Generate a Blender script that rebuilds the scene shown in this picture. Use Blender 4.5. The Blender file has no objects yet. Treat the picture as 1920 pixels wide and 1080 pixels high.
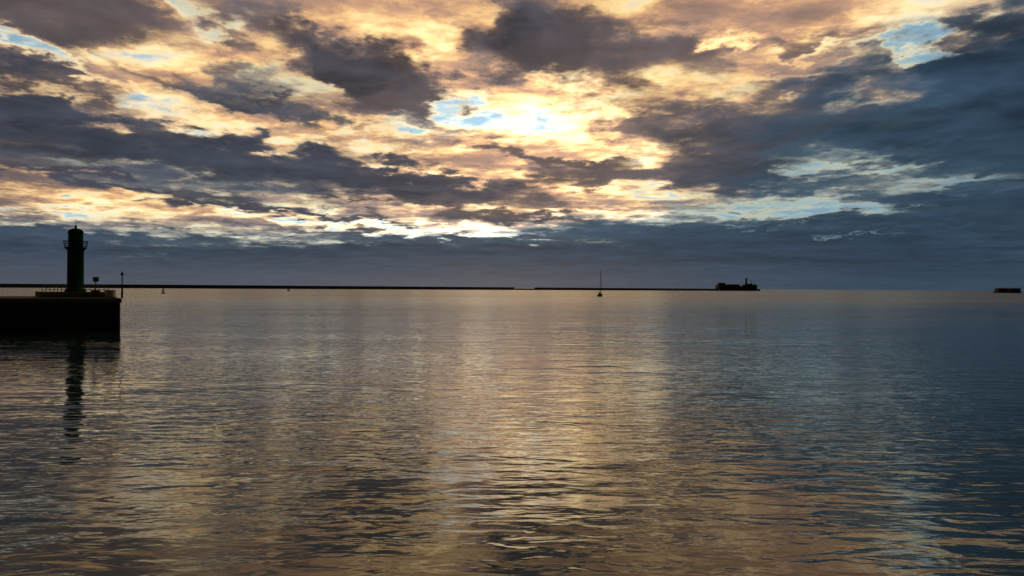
import bpy, bmesh, math, random
from mathutils import Vector, Matrix
random.seed(4)
C = bpy.context.scene.collection
PI = math.pi
F = 1450.0; ROLL = 10/1920; H = 6.5

# ------------------------------------------------------------ helpers
def s2l(c):
    return tuple(((v/255)/12.92 if v/255 <= .04045 else ((v/255+.055)/1.055)**2.4) for v in c)
def at(px, py, Y):
    cx = (px-960)/F; cy = (540-py)/F
    return Vector(((cx*math.cos(ROLL)-cy*math.sin(ROLL))*Y, Y, H+(cx*math.sin(ROLL)+cy*math.cos(ROLL))*Y))
def mat(name, col, col2, rough=.8, scale=3.0, metallic=0, bump=.15, streak=False, spec=.5):
    m = bpy.data.materials.new(name); m.use_nodes = True
    nt = m.node_tree; b = nt.nodes['Principled BSDF']
    tc = nt.nodes.new('ShaderNodeTexCoord'); mp = nt.nodes.new('ShaderNodeMapping')
    nt.links.new(tc.outputs['Object'], mp.inputs['Vector'])
    mp.inputs['Scale'].default_value = (1, 1, .2 if streak else 1)
    n = nt.nodes.new('ShaderNodeTexNoise'); n.inputs['Scale'].default_value = scale; n.inputs['Detail'].default_value = 8
    nt.links.new(mp.outputs[0], n.inputs['Vector'])
    r = nt.nodes.new('ShaderNodeValToRGB'); r.color_ramp.elements[0].position = .35; r.color_ramp.elements[1].position = .65
    r.color_ramp.elements[0].color = (*col, 1); r.color_ramp.elements[1].color = (*col2, 1)
    nt.links.new(n.outputs[0], r.inputs[0]); nt.links.new(r.outputs[0], b.inputs['Base Color'])
    bp = nt.nodes.new('ShaderNodeBump'); bp.inputs['Strength'].default_value = bump; bp.inputs['Distance'].default_value = .05
    nt.links.new(n.outputs[0], bp.inputs['Height']); nt.links.new(bp.outputs[0], b.inputs['Normal'])
    b.inputs['Roughness'].default_value = rough; b.inputs['Metallic'].default_value = metallic
    b.inputs['Specular IOR Level'].default_value = spec
    return m
M = dict(
    concrete=mat('concrete', (.10,.11,.12), (.16,.17,.18), .95, .9, spec=.0),
    pile=mat('rusted_sheet_pile', (.018,.015,.013), (.04,.03,.026), .85, 1.5, streak=True),
    green=mat('green_paint', (.002,.048,.021), (.004,.07,.03), .8, 1.5, bump=.05, streak=True, spec=.08),
    dgreen=mat('dark_green_metal', (.002,.022,.011), (.004,.032,.016), .8, 3, spec=.08),
    dark=mat('dark_steel', (.02,.02,.022), (.045,.043,.04), .6, 4),
    glass=mat('lantern_glass', (.02,.03,.03), (.03,.05,.045), .15, 2, bump=0),
    white=mat('weathered_white_paint', (.55,.55,.52), (.75,.75,.72), .6, 3),
    grey=mat('galvanised_grey', (.10,.10,.10), (.17,.17,.165), .6, 3),
    stone=mat('dark_harbour_stone', (.05,.047,.045), (.11,.10,.09), .95, .05),
    stone2=mat('fort_stone', (.05,.047,.045), (.10,.095,.09), .95, .08),
    hull=mat('navy_gelcoat', (.02,.03,.05), (.03,.04,.07), .3, 1, bump=0),
    sail=mat('sail_cloth', (.25,.24,.22), (.4,.38,.35), .9, 2),
)
class MB:
    def __init__(s): s.bm = bmesh.new()
    def box(s, c, size, rz=0, bev=0):
        t = bmesh.new(); bmesh.ops.create_cube(t, size=1)
        bmesh.ops.scale(t, vec=size, verts=t.verts)
        if bev: bmesh.ops.bevel(t, geom=list(t.edges), offset=bev, segments=2, affect='EDGES')
        bmesh.ops.rotate(t, cent=(0,0,0), matrix=Matrix.Rotation(rz,3,'Z'), verts=t.verts)
        bmesh.ops.translate(t, vec=c, verts=t.verts); s.merge(t); return s
    def merge(s, t):
        me = bpy.data.meshes.new('tmp'); t.to_mesh(me); t.free(); s.bm.from_mesh(me); bpy.data.meshes.remove(me)
    def tube(s, a, b, r, r2=None, n=10):
        a = Vector(a); b = Vector(b); d = b-a
        t = bmesh.new(); bmesh.ops.create_cone(t, cap_ends=True, segments=n, radius1=r, radius2=r if r2 is None else r2, depth=d.length)
        q = d.to_track_quat('Z','Y').to_matrix()
        bmesh.ops.rotate(t, cent=(0,0,0), matrix=q, verts=t.verts)
        bmesh.ops.translate(t, vec=(a+b)/2, verts=t.verts); s.merge(t); return s
    def lathe(s, prof, n=32, c=(0,0,0)):
        rings = []
        for r, z in prof:
            rings.append([s.bm.verts.new((c[0]+max(r,.001)*math.cos(2*PI*i/n), c[1]+max(r,.001)*math.sin(2*PI*i/n), c[2]+z)) for i in range(n)])
        for a, b in zip(rings, rings[1:]):
            for i in range(n): s.bm.faces.new((a[i], a[(i+1)%n], b[(i+1)%n], b[i]))
        s.bm.faces.new(rings[0][::-1]); s.bm.faces.new(rings[-1]); return s
    def ring(s, R, z, r, n=32, c=(0,0)):
        for i in range(n):
            a = 2*PI*i/n; b = 2*PI*(i+1)/n
            s.tube((c[0]+R*math.cos(a),c[1]+R*math.sin(a),z),(c[0]+R*math.cos(b),c[1]+R*math.sin(b),z),r,n=6)
        return s
    def prism(s, pts, z0, z1):
        lo = [s.bm.verts.new((x,y,z0)) for x,y in pts]; hi = [s.bm.verts.new((x,y,z1)) for x,y in pts]
        n = len(pts)
        for i in range(n): s.bm.faces.new((lo[i],lo[(i+1)%n],hi[(i+1)%n],hi[i]))
        s.bm.faces.new(lo[::-1]); s.bm.faces.new(hi); return s
    def build(s, name, m, parent=None, smooth=False):
        bmesh.ops.recalc_face_normals(s.bm, faces=s.bm.faces)
        me = bpy.data.meshes.new(name); s.bm.to_mesh(me); s.bm.free(); me.materials.append(m)
        if smooth:
            me.shade_smooth()
        o = bpy.data.objects.new(name, me); C.objects.link(o); o.parent = parent
        if smooth:
            md = o.modifiers.new('es','EDGE_SPLIT'); md.split_angle = math.radians(35)
        return o
def thing(name, label, cat, loc, rz=0, scale=1, group=None):
    o = bpy.data.objects.new(name, None); C.objects.link(o); o.location = loc; o.rotation_euler = (0,0,rz)
    o.scale = (scale,)*3
    o['label'] = label; o['category'] = cat
    if group: o['group'] = group
    return o

# ------------------------------------------------------------ camera
cam = bpy.data.cameras.new('camera'); co = bpy.data.objects.new('camera', cam); C.objects.link(co)
cam.sensor_width = 36; cam.lens = 36*F/1920; cam.clip_end = 200000; cam.clip_start = .1
co.matrix_world = Matrix.Translation((0,0,H)) @ Matrix.Rotation(PI/2,4,'X') @ Matrix.Rotation(ROLL,4,'Z')
bpy.context.scene.camera = co
sc = bpy.context.scene
sc.view_settings.view_transform = 'Standard'; sc.view_settings.look = 'None'; sc.view_settings.exposure = 0

# ------------------------------------------------------------ world: clouded dusk sky
w = bpy.data.worlds.new('World'); sc.world = w; w.use_nodes = True
w.cycles.sampling_method = 'NONE'
nt = w.node_tree; nt.nodes.clear(); L = nt.links.new
def N(t, **k):
    n = nt.nodes.new(t)
    for a, v in k.items(): setattr(n, a, v)
    return n
def mth(op, a, b=None, c=None, clamp=False):
    n = N('ShaderNodeMath', operation=op); n.use_clamp = clamp
    for i, v in enumerate((a,b,c)):
        if v is None: continue
        if isinstance(v,(int,float)): n.inputs[i].default_value = v
        else: L(v, n.inputs[i])
    return n.outputs[0]
def add(*v):
    a = v[0]
    for x in v[1:]: a = mth('ADD', a, x)
    return a
def mul(a, b): return mth('MULTIPLY', a, b)
def vm(op, a, b):
    n = N('ShaderNodeVectorMath', operation=op)
    for i, v in enumerate((a,b)):
        if isinstance(v,(tuple,list)): n.inputs[i].default_value = v
        elif isinstance(v,(int,float)): n.inputs['Scale'].default_value = v
        else: L(v, n.inputs[i])
    return n.outputs[0]
def comb(x,y,z=0.0):
    n = N('ShaderNodeCombineXYZ')
    for i, v in enumerate((x,y,z)):
        if isinstance(v,(int,float)): n.inputs[i].default_value = v
        else: L(v, n.inputs[i])
    return n.outputs[0]
def noise(vec, scale, detail, rough=.55, dist=0.0, out=0):
    n = N('ShaderNodeTexNoise'); n.inputs['Scale'].default_value = scale; n.inputs['Detail'].default_value = detail
    n.inputs['Roughness'].default_value = rough; n.inputs['Distortion'].default_value = dist
    L(vec, n.inputs['Vector']); return n.outputs[out]
def mrange(v, a, b, c, d):
    r = N('ShaderNodeMapRange', interpolation_type='SMOOTHSTEP'); L(v, r.inputs[0])
    for k_, x in zip(('From Min','From Max','To Min','To Max'),(a,b,c,d)): r.inputs[k_].default_value = x
    return r.outputs[0]
def mixc(f, a, b):
    n = N('ShaderNodeMix', data_type='RGBA')
    for i, v in ((0,f),(6,a),(7,b)):
        if isinstance(v, tuple): n.inputs[i].default_value = (*s2l(v),1)
        else: L(v, n.inputs[i])
    return n.outputs[2]
def scl(c, f):
    n = N('ShaderNodeVectorMath', operation='SCALE'); L(c, n.inputs[0]); L(f, n.inputs['Scale']); return n.outputs[0]
tc = N('ShaderNodeTexCoord'); sp = N('ShaderNodeSeparateXYZ'); L(tc.outputs['Generated'], sp.inputs[0])
X, Y, Z = sp.outputs
aZ = mth('ABSOLUTE', Z)
az = mth('ARCTAN2', X, Y); el = mth('ARCSINE', aZ)
U = mul(az, 14.5); V = mul(el, 14.5)
zz = mth('ADD', aZ, .11)
qx = mth('DIVIDE', X, zz); qy = mth('DIVIDE', Y, zz)
Q = comb(qx, mul(qy, .8), 0)
W0 = comb(U, V, 0)
wa = vm('SUBTRACT', noise(Q, 1.7, 2, .5, out=1), (.5,.5,.5))
wb = vm('SUBTRACT', noise(Q, 5.0, 5, .6, out=1), (.5,.5,.5))
vs = mth('MINIMUM', mth('MULTIPLY_ADD', V, .20, .10), .85)
sc1 = comb(1.6, vs, 0)
Ww = vm('ADD', W0, vm('MULTIPLY', vm('ADD', vm('SCALE', wa, 1.3), vm('SCALE', wb, 2.3)), sc1))
def blobs(lst, base, K=1.0):
    acc = base
    for px, py, rx, ry, ang, amp in lst:
        d = at(px, py, 1.0)-Vector((0,0,H))
        u = math.atan2(d.x, d.y)*14.5; v = math.asin(d.z/d.length)*14.5
        m = N('ShaderNodeMapping', vector_type='TEXTURE')
        m.inputs['Location'].default_value = (u, v, 0); m.inputs['Rotation'].default_value = (0,0,math.radians(ang))
        m.inputs['Scale'].default_value = (rx/100, ry/100, 1); L(Ww, m.inputs[0])
        g = N('ShaderNodeTexGradient', gradient_type='SPHERICAL'); L(m.outputs[0], g.inputs[0])
        acc = mth('ADD', acc, mrange(g.outputs[1], 0, .8, 0, amp*K))
    return acc
DARK = [
 (110,10,330,85,0,.65), (545,75,170,75,-30,.5), (740,150,280,85,-17,.7), (640,110,120,60,-25,.42),
 (1040,80,250,140,-28,.8), (940,30,140,50,0,.35), (1290,105,170,65,0,.5), (1880,70,190,60,0,.6), (1180,30,120,40,0,.25), (1620,60,160,24,-5,.3),
 (1650,215,480,110,0,.65), (1900,240,280,170,0,.45), (1330,275,280,100,-15,.4), (1820,125,130,60,0,.4),
 (480,165,240,40,-12,.5), (110,160,340,32,-8,.5), (40,115,120,30,0,.35), (60,215,260,26,0,.45), (300,130,200,20,-15,.25),
 (330,290,620,60,-5,.9), (760,345,420,40,-9,.7), (650,300,250,60,-8,.35), (620,225,260,20,-12,.35),
 (350,368,660,28,-7,.66), (900,395,240,14,-6,.3), (1010,298,260,22,-8,.42), (1000,345,300,22,0,.35), (1250,320,320,46,0,.38),
 (1500,340,280,30,0,.3), (1760,370,360,38,0,.4), (1400,430,500,44,0,.5), (1850,425,400,80,0,.4),
 (300,500,1300,75,0,.85), (1400,495,1000,90,0,.8), (940,508,900,66,0,.7),
 (-350,250,500,400,0,.4), (2300,250,500,400,0,.5), (250,440,320,10,0,.3), (650,440,280,9,-3,.38),
 (200,410,320,8,-4,.3), (560,400,260,8,-5,.28), (980,410,200,8,-3,.3), (130,340,240,8,-4,.3),
]
OPEN = [
 (420,12,70,48,0,.45), (330,65,120,60,0,.15), (50,92,140,24,-20,.45),
 (660,15,140,45,0,.1), (950,185,210,80,-15,.22), (870,205,70,60,0,.42), (1100,270,220,50,-20,.15),
 (1500,25,380,50,0,.12), (1730,95,140,22,0,.48), (1400,62,80,24,0,.42), (1560,85,120,14,0,.25),
 (350,215,430,50,-14,.12), (700,235,170,32,-10,.38), (250,185,300,26,-12,.12), (100,322,260,20,-5,.42), (60,395,300,18,-3,.2),
 (520,408,560,18,-5,.22), (860,430,300,22,0,.30), (940,380,260,22,-5,.18), (1180,365,200,22,0,.2),
 (1500,392,260,20,0,.45), (1860,340,170,20,0,.38), (560,484,120,7,0,.7), (1610,446,90,5,0,.7), (250,484,90,5,0,.6), (130,500,240,4,0,.4), (520,498,160,4,0,.4),
 (1240,60,80,40,0,.15), (780,60,80,50,0,.2), (1100,400,140,12,0,.2), (1560,160,130,22,-20,.28), (1750,195,130,20,0,.22), (1600,320,220,16,0,.32), (1400,372,160,12,0,.3),
 (1700,430,200,6,0,.35), (1440,425,160,5,0,.3),
]
n1v = vm('ADD', Q, vm('SCALE', wa, .6))
n1 = noise(n1v, 2.3, 7, .56)
n1b = noise(vm('ADD', n1v, (.03,.14,0)), 2.3, 5, .56)
n2 = noise(vm('ADD', comb(mth('MULTIPLY_ADD', qy, .3, mul(qx, 1.1)), mul(qy, 1.5), 3.1), vm('SCALE', wb, .25)), 3.6, 7, .58)
n3 = noise(vm('ADD', comb(mul(U, .20), mth('MULTIPLY_ADD', U, .16, mul(V, 1.9)), 1.7), vm('SCALE', wb, .7)), 1.0, 5, .58)
n4 = noise(vm('ADD', comb(mul(U, .28), mth('MULTIPLY_ADD', U, .06, mul(V, 6.5)), 5.7), vm('SCALE', wa, 1.0)), 1.0, 5, .62)
n1c = mth('SUBTRACT', n1, .5); n2c = mth('SUBTRACT', n2, .5); n3c = mth('SUBTRACT', n3, .5); n4c = mth('SUBTRACT', n4, .5)
lowm = mrange(V, 5.5, .8, .6, 1.0)
low4 = mrange(V, 3.4, 1.2, 0, 1)
opn = blobs(OPEN, 0.0)
D = blobs(DARK, .03)
D = add(D, mul(opn, -.95), mrange(V, .7, .1, 0, .4))
amp = mrange(D, 1.1, .2, .55, 1.0)
Dn = add(D, mul(add(mul(n1c, 1.0), mul(n2c, .85), mul(mul(n3c, 1.7), lowm), mul(mul(n4c, 1.2), low4)), amp))
Tb = add(mth('MULTIPLY_ADD', opn, -.58, .45), mul(n2c, 1.05), mul(n1c, .5), mul(mul(n3c, 1.2), lowm), mul(mul(n4c, .6), low4))
COOL = [(1780,280,600,230,0,.85), (1750,430,800,160,0,.9), (1500,470,700,120,0,.9), (350,300,640,100,-5,.5), (400,360,600,40,-6,.3),
        (60,100,200,60,0,.3), (480,170,250,50,0,.5), (860,210,100,80,0,.3), (420,10,80,60,0,.6), (2300,300,700,600,0,1), (760,240,120,60,0,.6)]
cool = mth('MINIMUM', mth('ADD', blobs(COOL, 0.0), mrange(V, 1.45, .85, 0, .9)), 1.0)
GAIN = [(970,200,450,200,-15,.6), (900,300,420,160,0,.3), (880,415,560,66,0,.85), (1500,40,500,100,0,.3), (850,434,240,30,0,1.2), (350,210,520,110,-12,.25), (300,415,700,50,0,.35), (1050,320,340,130,0,.3), (350,60,160,80,0,.25)]
gain = blobs(GAIN, 0.0)
def ramp(fac, stops):
    r = N('ShaderNodeValToRGB'); e = r.color_ramp.elements
    while len(e) < len(stops): e.new(.5)
    for i, (p, c) in enumerate(stops): e[i].position = p; e[i].color = (*s2l(c), 1)
    L(fac, r.inputs[0]); return r.outputs[0]
back_w = ramp(Tb, [(0,(132,158,174)),(.10,(166,182,184)),(.18,(228,212,178)),(.27,(250,220,158)),(.39,(234,188,130)),(.50,(194,150,118)),(.64,(148,119,104)),(.82,(112,98,94))])
back_c = ramp(Tb, [(0,(122,154,172)),(.12,(148,174,178)),(.24,(178,184,168)),(.38,(142,147,142)),(.55,(100,112,119)),(.75,(76,90,103))])
front_w = ramp(Dn, [(0,(194,150,117)),(.16,(155,123,105)),(.36,(119,100,92)),(.65,(91,81,82)),(1,(69,66,73))])
front_c = ramp(Dn, [(0,(122,133,134)),(.2,(90,105,114)),(.42,(66,84,98)),(.7,(51,70,87)),(1,(43,60,78))])
back = mixc(cool, back_w, back_c); front = mixc(cool, front_w, front_c)
emb = mth('MULTIPLY_ADD', mth('SUBTRACT', n1, n1b), mrange(V, 1.0, 3.5, .5, 2.0), 1.0)
emb = add(emb, mul(n2c, 1.0), mul(n3c, .8), mul(mul(n4c, 1.3), low4))
emb = mth('MINIMUM', mth('MAXIMUM', emb, .6), 1.7)
back = scl(back, mth('ADD', mul(gain, mrange(Tb, .58, .2, .1, 1)), .99))
front = scl(front, mul(emb, mth('MULTIPLY_ADD', mul(gain, mrange(Dn, .5, .1, 0, 1)), .8, 1.0)))
alpha = mrange(Dn, -.18, .56, 0, 1)
col = mixc(alpha, back, front)
SUN_EL = math.radians(8); SUN_AZ = math.atan2(0, F)
sd = (math.sin(SUN_AZ)*math.cos(SUN_EL), math.cos(SUN_AZ)*math.cos(SUN_EL), math.sin(SUN_EL))
dn = N('ShaderNodeVectorMath', operation='DOT_PRODUCT'); L(tc.outputs['Generated'], dn.inputs[0]); dn.inputs[1].default_value = sd
hazef = mrange(V, .8, 0, 0, .5)
hazec = mixc(mrange(U, -1.0, 7.0, 0, 1), (92,96,106), (56,76,94))
col = mixc(hazef, col, hazec)
col = scl(col, mrange(dn.outputs['Value'], -.1, .85, .035, 1.12))
sky = N('ShaderNodeTexSky', sky_type='NISHITA'); sky.sun_disc = False; sky.sun_elevation = SUN_EL; sky.sun_rotation = SUN_AZ
bg = N('ShaderNodeBackground'); L(col, bg.inputs[0]); bg.inputs[1].default_value = 1
bg2 = N('ShaderNodeBackground'); L(sky.outputs[0], bg2.inputs[0]); bg2.inputs[1].default_value = .0004
ad = N('ShaderNodeAddShader'); L(bg.outputs[0], ad.inputs[0]); L(bg2.outputs[0], ad.inputs[1])
out = N('ShaderNodeOutputWorld'); L(ad.outputs[0], out.inputs[0])

sl = bpy.data.lights.new('sun','SUN'); sl.energy = .008; sl.angle = math.radians(12); sl.color = (1,.58,.30)
so = bpy.data.objects.new('sun', sl); C.objects.link(so)
so.rotation_euler = Vector(sd).to_track_quat('Z','Y').to_euler(); so.location = (0,0,50)

# ------------------------------------------------------------ water
m = bpy.data.materials.new('sea_water'); m.use_nodes = True; nt = m.node_tree; L = nt.links.new
b = nt.nodes['Principled BSDF']
b.inputs['Base Color'].default_value = (.012,.042,.048,1); b.inputs['IOR'].default_value = 1.52
geo = N('ShaderNodeNewGeometry'); P = geo.outputs['Position']
ln = N('ShaderNodeVectorMath', operation='LENGTH'); L(P, ln.inputs[0])
def mapped(s, rz=0):
    mp = N('ShaderNodeMapping'); L(P, mp.inputs[0]); mp.inputs['Scale'].default_value = s; mp.inputs['Rotation'].default_value=(0,0,rz); return mp.outputs[0]
wind = noise(mapped((.0015,.006,1),.05), 1.0, 5, .6)
L(add(mrange(ln.outputs['Value'], 50, 600, .05, .23), mul(mth('SUBTRACT', wind, .5), mrange(ln.outputs['Value'], 80, 500, 0, .25))), b.inputs['Roughness'])
h1 = noise(mapped((.15,.32,1),.12), 1.0, 2, .5, .3)
h2 = noise(mapped((.60,1.5,1),-.10), 1.0, 2, .42, .5)
h3 = noise(mapped((2.4,5.0,1),.2), 1.0, 2, .5, .2)
patch = noise(mapped((.012,.045,1),.1), 1.0, 4, .6)
pr = mrange(patch, .36, .64, .35, 1.2)
far = mrange(ln.outputs['Value'], 30, 260, 1, 3.2)
far1 = mrange(ln.outputs['Value'], 50, 500, 1, 4.0)
hh = add(mul(mul(h1, .11), far1), mul(add(mul(mul(h2, .056), far), mul(h3, .0045)), pr))
bp = N('ShaderNodeBump'); bp.inputs['Strength'].default_value = 1; bp.inputs['Distance'].default_value = 1.0
L(hh, bp.inputs['Height']); L(bp.outputs[0], b.inputs['Normal'])
wb_ = MB(); S = 60000
wb_.prism([(-S,-2000),(S,-2000),(S,S),(-S,S)], -5, 0)
sea = wb_.build('water', m); sea['kind'] = 'structure'

# ------------------------------------------------------------ pier head
K = 1.24
DZ = 4.71; CT = .68; PZ = 5.53
A = Vector((-45.7,90.6))*K; Lf = Vector((-104,67))*K; B = Vector((-56.4,108))*K; Bl = Vector((-116,86))*K
pier = thing('harbour_pier', 'dark pier head of sheet piling with a grey concrete cap carrying the green lighthouse', 'pier', (A.x, A.y, 0))
def loc2(v): return (v.x-A.x, v.y-A.y)
def corr(p, q, inset=.35, depth=.4, step=.7):
    d = (q-p); n = int(d.length/step); t = d.normalized(); nrm = Vector((t.y,-t.x))
    pts = []
    for i in range(n):
        s0 = p + d*(i/n); off = depth if i%2 else 0
        pts.append(s0 + nrm*(-inset-off)); pts.append(s0 + t*(d.length/n*.7) + nrm*(-inset-off))
    return pts
poly = corr(Lf, A) + corr(A, B) + [B+Vector((0,-.5)), Bl]
MB().prism([loc2(p) for p in poly], -4, DZ-CT).build('sheet_pile_wall', M['pile'], pier)
cap = MB(); cap.prism([loc2(p) for p in (Lf, A, B, Bl)], DZ-CT, DZ)
bmesh.ops.bevel(cap.bm, geom=list(cap.bm.edges), offset=.06, segments=2, affect='EDGES')
cap.build('concrete_cap', M['concrete'], pier)
k = MB(); t = (A-Lf).normalized(); nrm = Vector((t.y,-t.x))
for zz_ in (1.2, 2.8):
    a = Lf - nrm*.25; c = A - nrm*.25 - t*.5
    k.tube((*loc2(a), zz_), (*loc2(c), zz_), .16, n=8)
k.build('waling_beam', M['dark'], pier)
def PX(px, Y): return at(px, 540, Y).x
def PK(px, Y): return (PX(px, Y*K), Y*K)
p0 = [PK(76,92), PK(214,94.5), PK(207,101.5), PK(66,101)]
rp = MB().prism([(x-A.x,y-A.y) for x,y in p0], DZ+.003, PZ)
bmesh.ops.bevel(rp.bm, geom=list(rp.bm.edges), offset=.05, segments=2, affect='EDGES')
rp.build('raised_platform', M['concrete'], pier)
ld = MB(); la = A - t*8 + nrm*.08
for s in (-.25,.25):
    q = la + t*s; ld.tube((*loc2(q),-.5), (*loc2(q),DZ+.1), .04, n=8)
for i in range(16):
    q1 = la-t*.25; q2 = la+t*.25; z = -.2+i*.3
    ld.tube((*loc2(q1),z), (*loc2(q2),z), .025, n=6)
ld.build('ladder', M['dark'], pier)

# ------------------------------------------------------------ lighthouse
lh = thing('lighthouse', 'dark green cylindrical lighthouse with a railed gallery and domed top on the pier head', 'lighthouse', (*PK(141.5,97),PZ), 0, K)
MB().lathe([(1.2,0),(1.2,.3),(1.06,.36),(.98,.45),(.94,.6),(.92,5.15),(.96,5.25)], 40).build('tower', M['green'], lh, True)
MB().lathe([(.96,5.25),(1.08,5.4),(1.24,5.5),(1.24,5.6),(.8,5.6)], 40).build('gallery_platform', M['dgreen'], lh, True)
r = MB()
for i in range(16):
    a = 2*PI*i/16
    r.tube((1.2*math.cos(a),1.2*math.sin(a),5.45),(1.36*math.cos(a),1.36*math.sin(a),6.35),.026,n=6)
r.ring(1.3,6.05,.02); r.ring(1.36,6.35,.03); r.ring(1.24,5.78,.018)
r.build('gallery_railing', M['dgreen'], lh)
for i in range(8):
    a = 2*PI*i/8+.2
    MB().tube((.93*math.cos(a),.93*math.sin(a),5.15),(1.18*math.cos(a),1.18*math.sin(a),5.46),.03,n=6).build('bracket', M['dgreen'], lh)
MB().lathe([(.84,5.6),(.84,7.3),(.92,7.34),(.92,7.42)], 40).build('lantern_room', M['green'], lh, True)
rm = MB()
rm.lathe([(.92,7.42)]+[(.89*math.cos(x*PI/20), 7.44+.56*math.sin(x*PI/20)) for x in range(10)]+[(.13,8.0),(.12,8.12),(.17,8.18),(.12,8.3),(.02,8.38)], 40)
rm.build('dome_roof', M['dgreen'], lh, True)
MB().tube((0,0,8.3),(0,0,9.2),.03,.015,6).tube((-.25,0,8.95),(.25,0,8.95),.015,n=6).build('weather_vane', M['dark'], lh)
for zc in (1.9,3.7):
    MB().box((.40,-.84,zc),(.26,.1,.4),.45,.02).build('window', M['glass'], lh)
dr = MB().box((-.1,-.92,1.15),(.55,.1,1.3),-.1,.02).build('door', M['dark'], lh)
MB().tube((.08,-.99,1.1),(.08,-1.03,1.1),.03).build('door_handle', M['grey'], dr)

# ------------------------------------------------------------ pier furniture
def rail(px0, px1, Yr, z0, name, label, n):
    x0 = PK(px0,Yr)[0]; x1 = PK(px1,Yr)[0]
    o = thing(name, label, 'railing', (x0,Yr*K,z0))
    for i in range(n):
        x = (x1-x0)*i/(n-1)
        MB().tube((x,0,0),(x,0,1.0),.045,n=8).build('post', M['grey'], o)
    g = MB()
    for z in (.35,.68,1.0): g.tube((0,0,z),(x1-x0,0,z),.035,n=8)
    g.build('rail', M['grey'], o)
rail(79,123,93.0,PZ,'guard_railing','low metal guard railing on the pier platform left of the green lighthouse',7)
rail(160,204,100,PZ,'guard_railing','low metal guard railing on the pier platform right of the green lighthouse',6)

sp_ = thing('signal_post','square signal panel on a post between lighthouse and pale cabinet','signal',(*PK(179.5,95.5),PZ),0,K)
MB().tube((0,0,0),(0,0,1.3),.06).build('post', M['dark'], sp_)
MB().box((0,0,1.58),(.7,.14,.58),0,.03).build('panel', M['dark'], sp_)
MB().box((0,-.085,1.58),(.44,.03,.34),0,.01).build('panel_face', M['grey'], sp_)
MB().box((0,0,.13),(.9,.6,.25),0,.03).build('footing', M['concrete'], sp_)
cb = thing('utility_cabinet','small pale grey cabinet with twin doors near the pier end','cabinet',(*PK(207,93.3),DZ),0,K)
MB().box((0,0,.06),(1.15,.7,.12),0,.01).build('plinth', M['concrete'], cb)
MB().box((0,0,.5),(1.05,.6,.75),0,.03).build('body', M['white'], cb)
for s in (-.26,.26):
    d = MB().box((s,-.312,.5),(.48,.03,.66),0,.008).build('door', M['white'], cb)
    MB().tube((s*.25,-.34,.4),(s*.25,-.34,.6),.015,n=6).build('handle', M['dark'], d)
MB().box((0,0,.91),(1.15,.72,.06),0,.015).build('lid', M['grey'], cb)

pp = thing('beacon_pole','slim black pole with a cone topmark at the very end of the pier','beacon',(*PK(229,91.4),DZ),0,K)
MB().tube((0,0,0),(0,0,1.3),.12,.11).build('lower_post', M['dark'], pp)
MB().tube((0,0,1.3),(0,0,2.75),.075,.06).build('mast', M['dark'], pp)
MB().lathe([(.22,2.7),(.2,2.76),(.02,3.2)],16).build('topmark', M['dark'], pp)

# ------------------------------------------------------------ long breakwater
bw = thing('breakwater','long low stone breakwater lying dark along the horizon','breakwater',(0,2600,0))
pts = [(-600,2050,11.6),(0,2200,11.3),(300,2300,11.0),(585,2400,10.0),(800,2500,9.4),(962,2600,8.8),(1200,2800,8.2),(1352,3000,7.6)]
def bsect(lst, name, hb, ht, w0, w1, m_):
    g = MB(); prev = None
    for px, Yb, hgt in lst:
        x = PX(px,Yb); y = Yb-2600
        z0 = hb(hgt); z1 = ht(hgt)
        vs_ = [g.bm.verts.new(p) for p in ((x,y-w0,z0),(x,y+w0,z0),(x,y+w1,z1),(x,y-w1,z1))]
        if prev:
            for i in range(4): g.bm.faces.new((prev[i],prev[(i+1)%4],vs_[(i+1)%4],vs_[i]))
        else: g.bm.faces.new(vs_[::-1])
        prev = vs_
    g.bm.faces.new(prev); return g.build(name, m_, bw)
bsect(pts,'rubble_base',lambda h:-3,lambda h:h*.6,14,10,M['stone'])
def lerp(px):
    for a,b_ in zip(pts,pts[1:]):
        if a[0]<=px<=b_[0]:
            f=(px-a[0])/(b_[0]-a[0]); return (px,a[1]+(b_[1]-a[1])*f,a[2]+(b_[2]-a[2])*f)
for a,b_ in ((-600,964),(1002,1352)):
    bsect([lerp(a)]+[p for p in pts if a<p[0]<b_]+[lerp(b_)],'parapet_wall',lambda h:h*.6+.02,lambda h:h,6,5,M['stone'])

# ------------------------------------------------------------ sea fort at the end
ft = thing('sea_fort','dark stone island fort at the right end of the long breakwater','fort',(PX(1381,3000),3000,0))
s = 3000/F
def fx(px): return (px-1381)*s
MB().box((0,0,2),(75*s,90,10),0,.6).build('fort_quay', M['stone2'], ft)
def fbox(a,b_,zt,name,yc=0,dy=30,z0=7.02,bev=.6): return MB().box(((fx(a)+fx(b_))/2,yc,(zt+z0)/2),(fx(b_)-fx(a),dy,zt-z0),0,bev).build(name,M['stone2'],ft)
k = fbox(1345,1384,24,'keep',0,50)
fbox(1347,1359,31,'gatehouse',0,18,24.03)
for i in range(9):
    x = fx(1360)+i*5.5
    MB().box((x,-23,24.02+.9),(3,2,1.8)).build('merlon',M['stone2'],k)
for i in range(10):
    MB().box((fx(1349)+i*7.2,-25.05,14),(1.8,.3,4.2)).build('embrasure',M['dark'],k)
fbox(1384.2,1394,18,'barrack_block',4,30)
fbox(1394.3,1418,24,'curtain_wall',6,34)
fbox(1403,1411,28,'watch_house',6,14,24.03)
tl = thing('distant_lighthouse','tall slender lighthouse tower rising from the far sea fort','lighthouse',(PX(1399,2988),2988,24.1))
MB().lathe([(5.5,0),(5.5,3),(3.6,4),(3.2,19)],24).build('tower',M['stone2'],tl,True)
MB().lathe([(3.2,19),(5.0,20),(5.0,21),(2.2,21)],24).build('gallery',M['dark'],tl)
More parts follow.
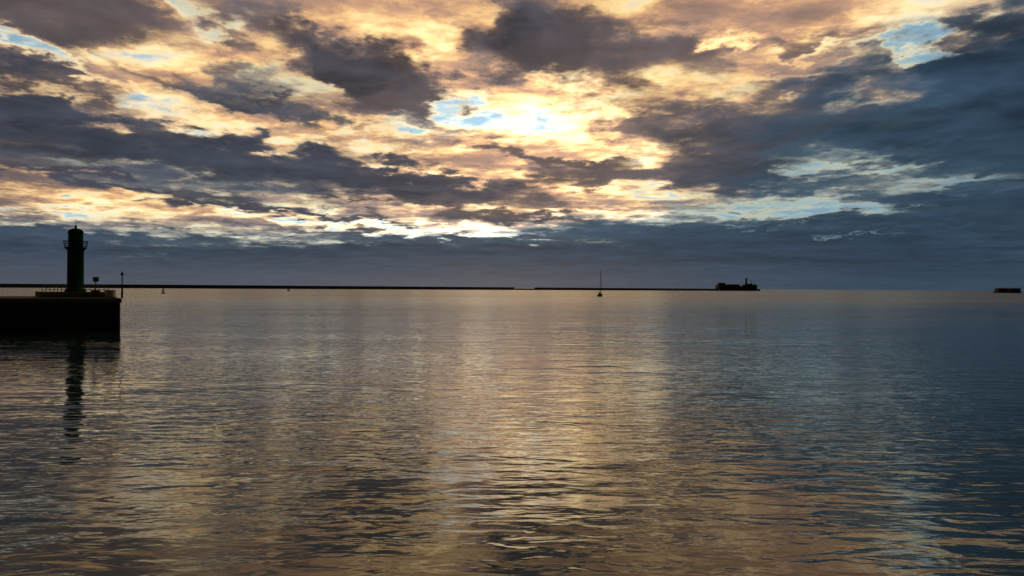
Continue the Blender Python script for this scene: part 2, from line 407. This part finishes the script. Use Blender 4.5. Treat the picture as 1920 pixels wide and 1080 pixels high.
MB().lathe([(2.6,21),(2.6,24.5),(3.0,24.6),(1.6,26.5),(.4,27.4),(.3,30)],24).build('lantern',M['dark'],tl)
for px,hg,lab in ((1409,18,'thin signal mast on the far fort just right of its lighthouse'),(1415,13,'shorter thin mast at the right edge of the far fort')):
    ms = thing('signal_mast',lab,'mast',(PX(px,2995),2995,28.03 if px<1412 else 24.03))
    MB().tube((0,0,0),(0,0,hg-4),1.0,.6,8).build('pole',M['dark'],ms)
    MB().tube((-3,0,(hg-4)*.7),(3,0,(hg-4)*.7),.4,n=6).build('yard',M['dark'],ms)

# ------------------------------------------------------------ caisson platform far right
Yp=2100; s=Yp/F
pf = thing('sea_platform','low dark offshore structure of two adjoining blocks at the far right edge of the horizon','platform',(PX(1888.5,Yp),Yp,0))
Wp=42*s
MB().box((0,0,.6),(Wp,24,7.0),0,.3).build('caisson_base',M['stone2'],pf)
for f in (-.27,.27):
    MB().box((f*Wp,0,8.4),(.40*Wp,18,8.5),0,.15).build('deck_block',M['stone2'],pf)
for i in range(9):
    x=-Wp/2+1.5+i*(Wp-3)/8
    MB().box((x,-10.5,9.4),(1.6,1.6,10.5),0,.1).build('post',M['dark'],pf)

# ------------------------------------------------------------ sailing boat
Yb=630
sb = thing('sailing_boat','small sailing yacht with bare mast and lowered sails on calm water','sailboat',(PX(1125.5,Yb),Yb,0),math.radians(68))
g=MB(); prev=None; secs=[]
for i in range(13):
    f=i/12; x=-5.5+11.5*f
    hw=1.75*math.sin(min(1,(1-f)*1.55)*PI/2)*(.78+.22*min(1,f*3)); hw=max(hw,.03); sheer=1.25+.5*f*f
    sec=[(x,-hw,sheer),(x,-hw*.92,.5),(x,-hw*.55,-.1),(x,0,-.35),(x,hw*.55,-.1),(x,hw*.92,.5),(x,hw,sheer)]
    vs_=[g.bm.verts.new(p) for p in sec]
    if prev:
        for j in range(6): g.bm.faces.new((prev[j],prev[j+1],vs_[j+1],vs_[j]))
        g.bm.faces.new((prev[6],prev[0],vs_[0],vs_[6]))
    else: g.bm.faces.new(vs_)
    prev=vs_
g.bm.faces.new(prev[::-1]); g.build('hull',M['hull'],sb)
cbn=MB().box((.6,0,1.75),(4.2,2.0,.75),0,.2).build('cabin',M['grey'],sb)
for y in (-1.0,1.0): MB().box((.6,y,1.8),(2.4,.06,.25)).build('window',M['glass'],cbn)
MB().tube((1.2,0,1.3),(1.2,0,21.5),.24,.14,8).build('mast',M['dark'],sb)
for z,wd in ((9,1.3),(15,1.0)): MB().tube((1.2,-wd,z),(1.2,wd,z),.05,n=6).build('spreader',M['dark'],sb)
bm_=MB().tube((1.2,0,3.0),(-4.0,0,3.1),.09,n=8).build('boom',M['dark'],sb)
MB().tube((1.0,0,3.28),(-3.8,0,3.3),.24,.14,10).build('furled_mainsail',M['sail'],bm_)
MB().tube((5.8,0,1.8),(1.3,0,19.5),.09,.05,8).build('furled_jib',M['sail'],sb)
g=MB().tube((-5.4,0,1.3),(1.2,0,21.3),.03,n=5)
for y in (-1.6,1.6):
    g.tube((1.1,y,1.4),(1.2,y*.75,9),.03,n=5); g.tube((1.2,y*.75,9),(1.2,0,20),.03,n=5)
g.build('stays',M['dark'],sb)
MB().box((-2.6,0,2.5),(1.8,1.9,.9),0,.3).build('spray_hood',M['dark'],sb)
g=MB()
for y in (-1,1):
    for i in range(5): g.tube((-5.2+i*2.2,1.35*y*(1 if i<4 else .8),1.3),(-5.2+i*2.2,1.35*y*(1 if i<4 else .8),2.0),.03,n=5)
    g.tube((-5.2,1.35*y,2.0),(3.6,1.1*y,2.0),.02,n=5)
g.build('guard_rail',M['dark'],sb)
MB().box((-5.3,0,-.1),(.12,.5,1.6),0,.02).build('rudder',M['dark'],sb)

# ------------------------------------------------------------ buoys
def buoy(px,Yb,k_,lab,m_):
    o=thing('channel_buoy',lab,'buoy',(PX(px,Yb),Yb,0),0,k_)
    MB().lathe([(.9,-.5),(1.3,-.2),(1.35,.45),(1.1,.65),(.3,.7)],20).build('float',m_,o,True)
    g=MB()
    for i in range(4):
        a=PI/4+i*PI/2; g.tube((.75*math.cos(a),.75*math.sin(a),.65),(.28*math.cos(a),.28*math.sin(a),3.1),.13,n=6)
    for z,rr in ((1.4,.6),(2.2,.44)): g.ring(rr,z,.06,12)
    g.build('lattice_tower',M['dark'],o)
    MB().box((0,0,2.2),(.75,.75,1.0),0,.05).build('radar_panel',m_,o)
    MB().lathe([(.3,3.1),(.3,3.25),(.14,3.3),(.14,3.6),(.05,3.65)],12).build('lamp',M['dark'],o)
    MB().lathe([(.3,3.75),(.28,3.8),(.02,4.3)],12).build('topmark',m_,o)
buoy(306,690,1.3,'dark channel buoy with lattice top floating nearer the pier',M['dgreen'])
buoy(541,1300,2.0,'tiny far channel buoy in front of the breakwater, farther from the pier',M['dgreen'])
